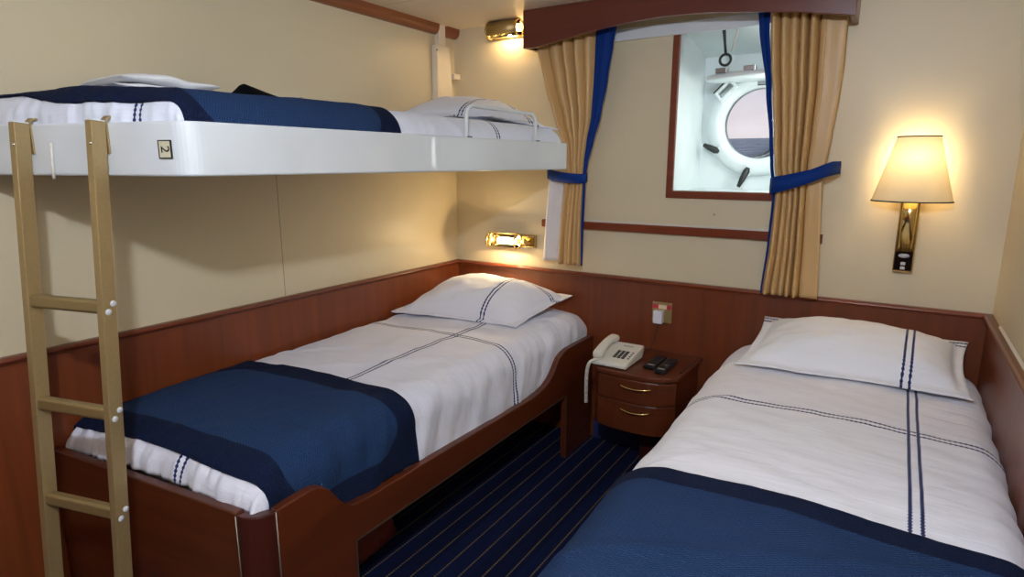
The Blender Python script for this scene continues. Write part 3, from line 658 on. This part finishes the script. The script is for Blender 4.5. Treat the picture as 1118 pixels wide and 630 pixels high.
# ------------------------------------------------------------------ things lying on the upper bunk
def lay(x, y): 
    # height of the bunk's blanket at x, y
    k = 0; q = y
    for _ in range(6):
        p = UB.pt(x, q, .009); q += y - p.y
    return UB.pt(x, q, .009).z
def towel():
    t = thing('towel', 'folded white terry towel lying on the upper bunk', 'towel')
    for k, (dz, sx, sy) in enumerate(((0, 1, 1), (.024, .95, .85))):
        m = MB(); n = 40
        def fn(u, v):
            a = PI * v
            x = -2.02 + sx * .15 * math.cos(a) if 0 else 0
            return None
        us = lin(0, 1, 44); vs = lin(0, 2 * PI, 29)
        def f2(u, v):
            cx = -1.98; hw = .16 * sx; y = 1.055 + (u - .5) * .35 * sy
            th = (.012 + .006 * math.sin(PI * u) ** .8) * (math.sin(PI * min(1, max(0, u))) ** .35)
            ct, st = math.cos(v), math.sin(v); ex = (abs(ct) ** .6) * (1 if ct > 0 else -1); ez = (abs(st) ** .8) * (1 if st > 0 else -1)
            x = cx + hw * ex; zb = lay(max(-2.17, min(-1.6, x)), y) + .012 + dz
            return (x, y - .06 * (x - cx), zb + th * ez + .006 * noise.noise((x * 12, y * 14, k)) + .006 * math.sin(PI * u) * k)
        m.grid(f2, us, vs); m.build('towel_fold', M['terry'], t)
towel()
def strap():
    t = thing('strap_pouch', 'black folded cloth strap with a steel ring lying on the upper bunk blanket', 'strap')
    m = MB(); 
    def fn(u, v):
        y = 1.225 + u * .285; x = -1.93 + v * .16
        ridge = .058 * max(0, u / .2) if u < .2 else .058 * (1 - (u - .2) / .8) ** 1.3
        w = max(0, 1 - abs(2 * v - 1)) ** .8
        return (x, y, lay(x, y) + .003 + ridge * w + .004 * w)
    m.grid(fn, lin(0, 1, 24), lin(0, 1, 14)); m.build('cloth', M['blackc'], t, solid=.003, off=1)
    m = MB(); zz = lay(-1.86, 1.515)
    m.tube([(-1.86 + .006 * math.sin(a), 1.52 + .017 * math.cos(a), zz + .017 + .013 * math.sin(a)) for a in lin(0, 2 * PI, 25)[:-1]], .0032, 8, closed=True); q = m.build('ring', M['steel'], t); q['label'] = 'small steel ring'
strap()

# ------------------------------------------------------------------ lower left bed frame
def left_bed():
    t = thing('bed', 'mahogany single bed under the bunk with scalloped side board', 'bed', 'single beds'); xo, xi = -1.316, -1.346
    top = [(.905, .588), (.96, .592), (1.02, .594), (1.045, .59), (1.065, .580), (1.085, .562), (1.105, .535), (1.125, .506), (1.145, .485), (1.17, .470), (1.20, .466), (1.25, .464), (1.6, .458), (2.0, .448), (2.26, .444), (2.33, .450), (2.39, .463), (2.435, .482), (2.47, .506), (2.50, .538), (2.53, .564), (2.57, .58), (2.62, .588), (2.70, .588), (2.914, .586)]
    pl = top + [(2.914, .0), (2.603, .0), (2.603, .342), (1.178, .338), (1.178, 0), (.905, 0)]
    # the board is an outline with a notch: split into strips so that it fills cleanly
    m = MB(); ys = sorted(set([y for y, z in top] + [1.178, 2.603]))
    def zt(y):
        for (a, za), (b, zb) in zip(top, top[1:]):
            if a <= y <= b: return za + (zb - za) * (y - a) / (b - a)
    bm_pts = []
    loop_top = [(y, zt(y)) for y in ys]; loop_bot = []
    for y in ys:
        loop_bot.append((y, 0.0 if (y <= 1.178 or y >= 2.603) else .34))
    n = len(ys); V = []; F = []
    def idx(side, row, i): return (side * 3 + row) * n + i
    # rows: 0 floor (only under the legs), 1 opening head, 2 top edge
    for side, x in ((0, xo), (1, xi)):
        V += [(x, y, 0) for y in ys] + [(x, y, .34) for y in ys] + [(x, y, zt(y)) for y in ys]
    for i in range(n - 1):
        leg = ys[i + 1] <= 1.178 + 1e-6 or ys[i] >= 2.603 - 1e-6
        for side in (0, 1):
            q = [idx(side, 1, i), idx(side, 1, i + 1), idx(side, 2, i + 1), idx(side, 2, i)]; F.append(q if side == 0 else q[::-1])
            if leg:
                q = [idx(side, 0, i), idx(side, 0, i + 1), idx(side, 1, i + 1), idx(side, 1, i)]; F.append(q if side == 0 else q[::-1])
        F.append([idx(0, 2, i), idx(0, 2, i + 1), idx(1, 2, i + 1), idx(1, 2, i)])
        r = 0 if leg else 1; F.append([idx(0, r, i + 1), idx(0, r, i), idx(1, r, i), idx(1, r, i + 1)])
    for i in (0, n - 1):
        F += [[idx(0, 0, i), idx(0, 1, i), idx(1, 1, i), idx(1, 0, i)], [idx(0, 1, i), idx(0, 2, i), idx(1, 2, i), idx(1, 1, i)]]
    for i in (ys.index(1.178), ys.index(2.603)): F.append([idx(0, 0, i), idx(0, 1, i), idx(1, 1, i), idx(1, 0, i)])
    m.add(V, F); sb = m.build('side_board', M['woodB'], t, bevel=.004, seg=3)
    # aluminium edging round the opening
    m = MB(); w = .006
    m.box(xo - .0005, xo + .0015, 1.178, 2.603, .340, .340 + w); m.box(xo - .0005, xo + .0015, 1.178 - w, 1.178, 0, .346); m.box(xo - .0005, xo + .0015, 2.603, 2.603 + w, 0, .346)
    q = m.build('opening_edging', M['edge'], sb); q['label'] = 'thin metal edging round the opening'
    # foot board, slightly out of square, and the dark rounded corner post
    x0, x1 = XL + .016, -1.392; yl, yr = .733, .834
    m = MB(); dz = .0
    m.add([(x0, yl, 0), (x1, yr, 0), (x1, yr + .03, 0), (x0, yl + .03, 0), (x0, yl, .60), (x1, yr, .592), (x1, yr + .03, .592), (x0, yl + .03, .60)], [(0, 3, 2, 1), (4, 5, 6, 7), (0, 1, 5, 4), (1, 2, 6, 5), (2, 3, 7, 6), (3, 0, 4, 7)])
    m.build('foot_board', M['woodB'], t, bevel=.005, seg=3)
    A, Cn, B = Vector((x1 + .004, yr - .001)), Vector((-1.325, .835)), Vector((xo, .902))
    arc = [(A * (1 - k) ** 2 + Cn * 2 * k * (1 - k) + B * k * k) for k in lin(0, 1, 10)]
    inn = [Vector((xi, .902)), Vector((xi - .015, .868)), Vector((x1 + .004, yr + .03))]
    m = MB(); m.prism([tuple(p) for p in arc + inn], (0, .587), lambda u, v, w: (u, v, w)); q = m.build('corner_post', M['woodD'], t, bevel=.004); q['label'] = 'dark rounded corner post'
    m = MB()
    for p, d in ((A, Vector((-.001, -.0006))), (B, Vector((.001, 0)))): m.tube([(p.x + d.x, p.y + d.y, 0.0), (p.x + d.x, p.y + d.y, .586)], .0022, 6)
    m.build('joint_edging', M['edge'], t)
    m = MB(); m.box(XL + .016, xi, .87, 2.91, .34, .42); m.build('base_board', M['dark'], t)
    m = MB(); m.box(XL + .02, xi - .02, .90, 2.89, .42, .56); m.build('mattress', M['lining'], t, bevel=.03)
left_bed()
def right_bed():
    t = thing('bed', 'single bed against the panelled right wall, nearest the camera', 'bed', 'single beds')
    m = MB(); m.box(-.585, -.555, .58, 2.91, .1, .44); m.build('side_board', M['woodB'], t, bevel=.004)
    m = MB(); m.box(-.585, XR - .02, .55, .58, 0, .44); m.build('foot_board', M['woodB'], t, bevel=.004)
    m = MB(); m.box(-.555, XR - .02, .58, 2.91, .30, .40); m.build('base_board', M['dark'], t)
    m = MB(); m.box(-.54, XR - .03, .66, 2.89, .40, .54); m.build('mattress', M['lining'], t, bevel=.03)
    for x, y in ((-.585, 2.80), (.27, 2.80), (.27, .60)):
        m = MB(); m.box(x, x + .05, y, y + .05, 0, .30 if x > 0 else .1); m.build('leg', M['woodD'], t)
right_bed()
# dark red bundle under the left bed
m = MB()
def bun(u, v):
    a, b = 2 * PI * u, PI * (v - .5); r = 1 + .25 * noise.noise((3 * math.cos(a), 3 * math.sin(a), 3 * v)) 
    return (-1.66 + .15 * r * math.cos(a) * math.cos(b), 1.46 + .20 * r * math.sin(a) * math.cos(b), .10 + .10 * r * math.sin(b) if b > -1 else .012)
m.grid(bun, lin(0, 1, 32), lin(0, 1, 18)); tag(m.build('bundle', M['bundle']), 'dark red cloth bundle stowed on the carpet under the left bed', 'bundle')

# ------------------------------------------------------------------ nightstand
def nightstand():
    t = thing('nightstand', 'small mahogany nightstand with curved front between the two beds', 'nightstand')
    fr = [(-1.15, 2.62), (-1.148, 2.575), (-1.135, 2.535), (-1.11, 2.512), (-1.07, 2.499), (-1.02, 2.490), (-.97, 2.486), (-.915, 2.485), (-.86, 2.490), (-.81, 2.503), (-.77, 2.528), (-.738, 2.56)]
    z1 = .565
    m = MB(); m.prism(fr + [(-.727, 2.914), (-1.15, 2.914)], (z1 - .024, z1), lambda u, v, w: (u, v, w)); m.build('top', M['woodB'], t, bevel=.006, seg=3)
    cx, cy = -.93, 2.8
    sh = lambda k: [(cx + (x - cx) * (1 - k), y + k * .12) for x, y in fr]
    m = MB(); m.prism(sh(.09) + [(-.745, 2.912), (-1.13, 2.912)], (.28, z1 - .024), lambda u, v, w: (u, v, w)); m.build('body', M['woodB'], t, bevel=.003)
    f1, f2 = sh(.035), sh(.12)
    for zl, zh in ((.428, .534), (.282, .422)):
        m = MB(); m.prism(f1[1:] + f2[1:][::-1], (zl, zh), lambda u, v, w: (u, v, w)); d = m.build('drawer', M['woodB'], t, bevel=.003)
        zc = zh - .028 if zh > .5 else zh - .03
        pts = []
        for k in lin(0, 1, 13):
            x = -.985 + .145 * k; yy = min(((abs(x - a) / (abs(b - a)), p, q) for (a, p), (b, q) in zip(f1, f1[1:]) if a <= x <= b), default=(0, 2.5, 2.5)); y = yy[1] + (yy[2] - yy[1]) * yy[0]
            pts.append((x, y - .003 - .016 * math.sin(PI * k) ** .6, zc - .006 * math.sin(PI * k)))
        m = MB(); m.tube(pts, .0048, 8); q = m.build('handle', M['brass'], d); q['label'] = 'bowed brass handle'
    m = MB(); m.box(-.97, -.90, 2.74, 2.84, 0, .28); m.build('leg', M['woodD'], t, bevel=.004)
    m = MB(); m.add([(-.752, 2.62, z1), (-.744, 2.62, z1), (-.733, 2.88, z1), (-.741, 2.88, z1), (-.752, 2.62, z1 + .004), (-.744, 2.62, z1 + .004), (-.733, 2.88, z1 + .004), (-.741, 2.88, z1 + .004)], [(0, 3, 2, 1), (4, 5, 6, 7), (0, 1, 5, 4), (1, 2, 6, 5), (2, 3, 7, 6), (3, 0, 4, 7)]); q = m.build('edge_strip', M['woodD'], t); q['label'] = 'dark strip along the top edge'
    return z1
ZN = nightstand()

def telephone():
    t = thing('telephone', 'off-white desk telephone with coiled cord on the nightstand', 'telephone'); z = ZN + .0005
    t.location = (-1.06, 2.64, z)
    x0, x1, y0, y1 = -.085, .09, -.125, .115; h0, h1 = .022, .062
    m = MB(); m.prism([(y0, .004), (y0, h0), (y0 + .01, h0 + .004), (y1 - .012, h1), (y1, h1 - .006), (y1 - .015, .025), (y1 - .03, .004)], (x0, x1), lambda u, v, w: (w, u, v)); m.build('base', M['phone'], t, bevel=.006, seg=3)
    sl = math.atan2(h1 - h0 - .004, y1 - y0 - .022); F = Matrix.Translation((0, y0 + .01, h0 + .004)) @ Matrix.Rotation(sl, 4, 'X')
    for (fx, fy) in ((-.07, -.10), (.075, -.10), (-.07, .06), (.075, .06)):
        m = MB(); m.lathe([(.01, 0), (.01, .006)], Matrix.Translation((fx, fy, 0)), 10); m.build('foot', M['key'], t)
    # handset, lying along the long side
    hx = -.062; m = MB()
    secs = []
    for k in lin(0, 1, 25):
        y = .008 + .225 * k; s = math.sin(PI * k); lift = .014 + .020 * s ** .8; w = .026 - .004 * s; hh = .013 + .006 * (1 - s)
        if k in (0, 1): w *= .8; hh *= .7
        ring = []
        for j in range(16):
            a = 2 * PI * j / 16; ca, sa = math.cos(a), math.sin(a)
            ring.append(F @ Vector((hx + w * abs(ca) ** .6 * (1 if ca > 0 else -1), y, lift + hh * abs(sa) ** .7 * (1 if sa > 0 else -1))))
        secs.append(ring)
    V = [p for r in secs for p in r]; Fc = []
    for i in range(len(secs) - 1):
        for j in range(16): Fc.append((i * 16 + j, i * 16 + (j + 1) % 16, (i + 1) * 16 + (j + 1) % 16, (i + 1) * 16 + j))
    Fc += [list(range(16))[::-1], [(len(secs) - 1) * 16 + j for j in range(16)]]
    m.add(V, Fc, True); hs = m.build('handset', M['phone'], t)
    for yy in (.03, .205):
        m = MB(); m.lathe([(.02, 0), (.02, .012)], F @ Matrix.Translation((hx, yy, 0)), 18); m.build('cradle', M['phone'], t)
    for r in range(4):
        for c in range(3):
            m = MB(); cx_, cy_ = .005 + .021 * c, .058 + .021 * r; m.box(cx_ - .0075, cx_ + .0075, cy_ - .007, cy_ + .007, -.001, .004, F); m.build('key', M['key'], t, bevel=.001)
    for r in range(4):
        m = MB(); m.box(.069, .077, .06 + .021 * r - .004, .06 + .021 * r + .004, -.001, .003, F); m.build('side_key', M['key'], t, bevel=.001)
    m = MB(); m.box(.0, .05, .182, .19, 0, .0012, F); m.build('name_strip', M['grey'], t)
    # coiled cord hanging beside the drawers
    ax = [Vector(p) for p in ((-.055, -.115, .03), (-.068, -.128, .028), (-.082, -.14, .018), (-.093, -.143, -.01), (-.098, -.142, -.06), (-.099, -.14, -.12), (-.098, -.139, -.185))]
    pts = []; N = 420
    for i in range(N):
        k = i / (N - 1) * (len(ax) - 1); a = int(min(k, len(ax) - 2)); f = k - a
        p0, p1, p2, p3 = ax[max(a - 1, 0)], ax[a], ax[a + 1], ax[min(a + 2, len(ax) - 1)]
        q = .5 * ((2 * p1) + (-p0 + p2) * f + (2 * p0 - 5 * p1 + 4 * p2 - p3) * f * f + (-p0 + 3 * p1 - 3 * p2 + p3) * f ** 3)
        th = 2 * PI * i / 9.5; pts.append(q + Vector((math.cos(th), math.sin(th), .3 * math.sin(th))) * .0072)
    m = MB(); m.tube(pts, .0019, 6); q = m.build('coiled_cord', M['cordw'], t)
telephone()
def remote(label, a, b, w, keys, h=.018):
    t = thing('remote_control', label, 'remote control', 'remote controls on the nightstand'); z = ZN + .0005
    A, B = Vector(a), Vector(b); d = (B - A); L = d.length; d.normalize(); s = Vector((d.y, -d.x)); t.location = (*A, z)
    F = Matrix(((s.x, d.x, 0, 0), (s.y, d.y, 0, 0), (0, 0, 1, 0), (0, 0, 0, 1)))
    m = MB(); m.box(-w / 2, w / 2, 0, L, 0, h, F); m.build('body', M['black'], t, bevel=.005, seg=3)
    m = MB(); m.box(-w * .3, w * .3, .022, .030, h, h + .0006, F); q = m.build('silver_mark', M['silver'], t)
    for (u, v, mt) in keys:
        m = MB(); m.box(u * w - .0035, u * w + .0035, v * L - .003, v * L + .003, h - .001, h + .002, F); m.build('button', M[mt], t, bevel=.001)
kk = [(u, v, 'rubber') for v in (.35, .43, .51, .59, .67, .75) for u in (-.28, 0, .28)]
remote('black remote control beside the telephone, farther from the bed with the wall lamp', (-.888, 2.59), (-.890, 2.775), .056, kk)
remote('black remote control with coloured keys near the nightstand side edge', (-.826, 2.555), (-.83, 2.76), .052, [(u, v, 'rubber') for v in (.55, .63, .71, .79) for u in (-.28, 0, .28)] + [(-.33, .42, 'kr'), (-.11, .42, 'kg'), (.11, .42, 'ky'), (.33, .42, 'kb'), (-.3, .93, 'kr')])

def socket():
    t = thing('wall_socket', 'brass wall socket plate with red and cream label above the nightstand', 'socket'); y = YB - .014
    t.location = (-.944, y, .763)
    m = MB(); m.box(-.05, .05, -.005, 0, -.052, .052); m.build('plate', M['brassd'], t, bevel=.002)
    m = MB(); m.box(-.048, -.018, -.0062, -.005, .018, .038); m.box(.024, .046, -.0062, -.005, .018, .038); m.build('red_label', M['red'], t)
    m = MB(); m.box(-.018, .024, -.0062, -.005, .018, .038); m.build('cream_label', M['cream'], t)
    for x in (-.043, .043):
        for z in (-.045, .045):
            m = MB(); m.lathe([(0, .0015), (.0035, .0008), (.004, 0)], Matrix.Translation((x, -.005, z)) @ Matrix.Rotation(R(90), 4, 'X'), 10, caps=False); m.build('screw', M['steel'], t)
    p = thing('charger_plug', 'white charger plug in the wall socket above the nightstand', 'plug'); p.location = (-.944, y - .005, .763)
    m = MB(); m.box(-.034, .012, -.034, 0, -.053, .012); m.build('body', M['plug'], p, bevel=.003)
    m = MB(); m.tube([(-.012, -.018, -.05), (-.014, -.016, -.075), (-.02, -.012, -.11), (-.03, -.01, -.15), (-.04, -.02, -.185), (-.06, -.05, -.193)], .0022, 6); q = m.build('cable', M['rubber'], p); q['label'] = 'thin dark cable'
socket()

# ------------------------------------------------------------------ sky
w = bpy.data.worlds.new('World'); bpy.context.scene.world = w; w.use_nodes = True; nt = w.node_tree
tc = nt.nodes.new('ShaderNodeTexCoord'); sp = nt.nodes.new('ShaderNodeSeparateXYZ'); nt.links.new(tc.outputs['Generated'], sp.inputs[0])
rp = nt.nodes.new('ShaderNodeValToRGB'); nt.links.new(sp.outputs[2], rp.inputs[0]); cr = rp.color_ramp
cr.elements[0].position = .0; cr.elements[0].color = s2l((222, 206, 204)); cr.elements[1].position = .5; cr.elements[1].color = s2l((150, 172, 206))
e_ = cr.elements.new(.10); e_.color = s2l((210, 206, 216)); e_ = cr.elements.new(.2); e_.color = s2l((188, 202, 226))
mp = nt.nodes.new('ShaderNodeMapping'); mp.inputs['Scale'].default_value = (3, 3, 16); nt.links.new(tc.outputs['Generated'], mp.inputs[0])
nz = nt.nodes.new('ShaderNodeTexNoise'); nz.inputs['Scale'].default_value = 1.6; nz.inputs['Detail'].default_value = 5; nt.links.new(mp.outputs[0], nz.inputs['Vector'])
mr = nt.nodes.new('ShaderNodeMapRange'); mr.inputs[1].default_value = .42; mr.inputs[2].default_value = .75; nt.links.new(nz.outputs[0], mr.inputs[0])
mx = nt.nodes.new('ShaderNodeMix'); mx.data_type = 'RGBA'; nt.links.new(mr.outputs[0], mx.inputs[0]); nt.links.new(rp.outputs[0], mx.inputs[6]); mx.inputs[7].default_value = s2l((228, 224, 230))
bg = nt.nodes['Background']; nt.links.new(mx.outputs[2], bg.inputs[0]); bg.inputs[1].default_value = 1.05

# ------------------------------------------------------------------ camera and view
cd = bpy.data.cameras.new('Camera'); co = bpy.data.objects.new('Camera', cd); C.objects.link(co)
cd.sensor_fit = 'HORIZONTAL'; cd.sensor_width = 36; cd.lens = 661.8 / 1118 * 36; cd.clip_start = .02; cd.clip_end = 6000
co.location = (0, 0, 1.5); co.rotation_euler = (R(90 - 11.70), 0, R(32.246))
sc = bpy.context.scene; sc.camera = co
sc.view_settings.view_transform = 'Standard'; sc.view_settings.look = 'None'; sc.view_settings.gamma = 1; sc.view_settings.exposure = .16
sc.view_settings.use_curve_mapping = False
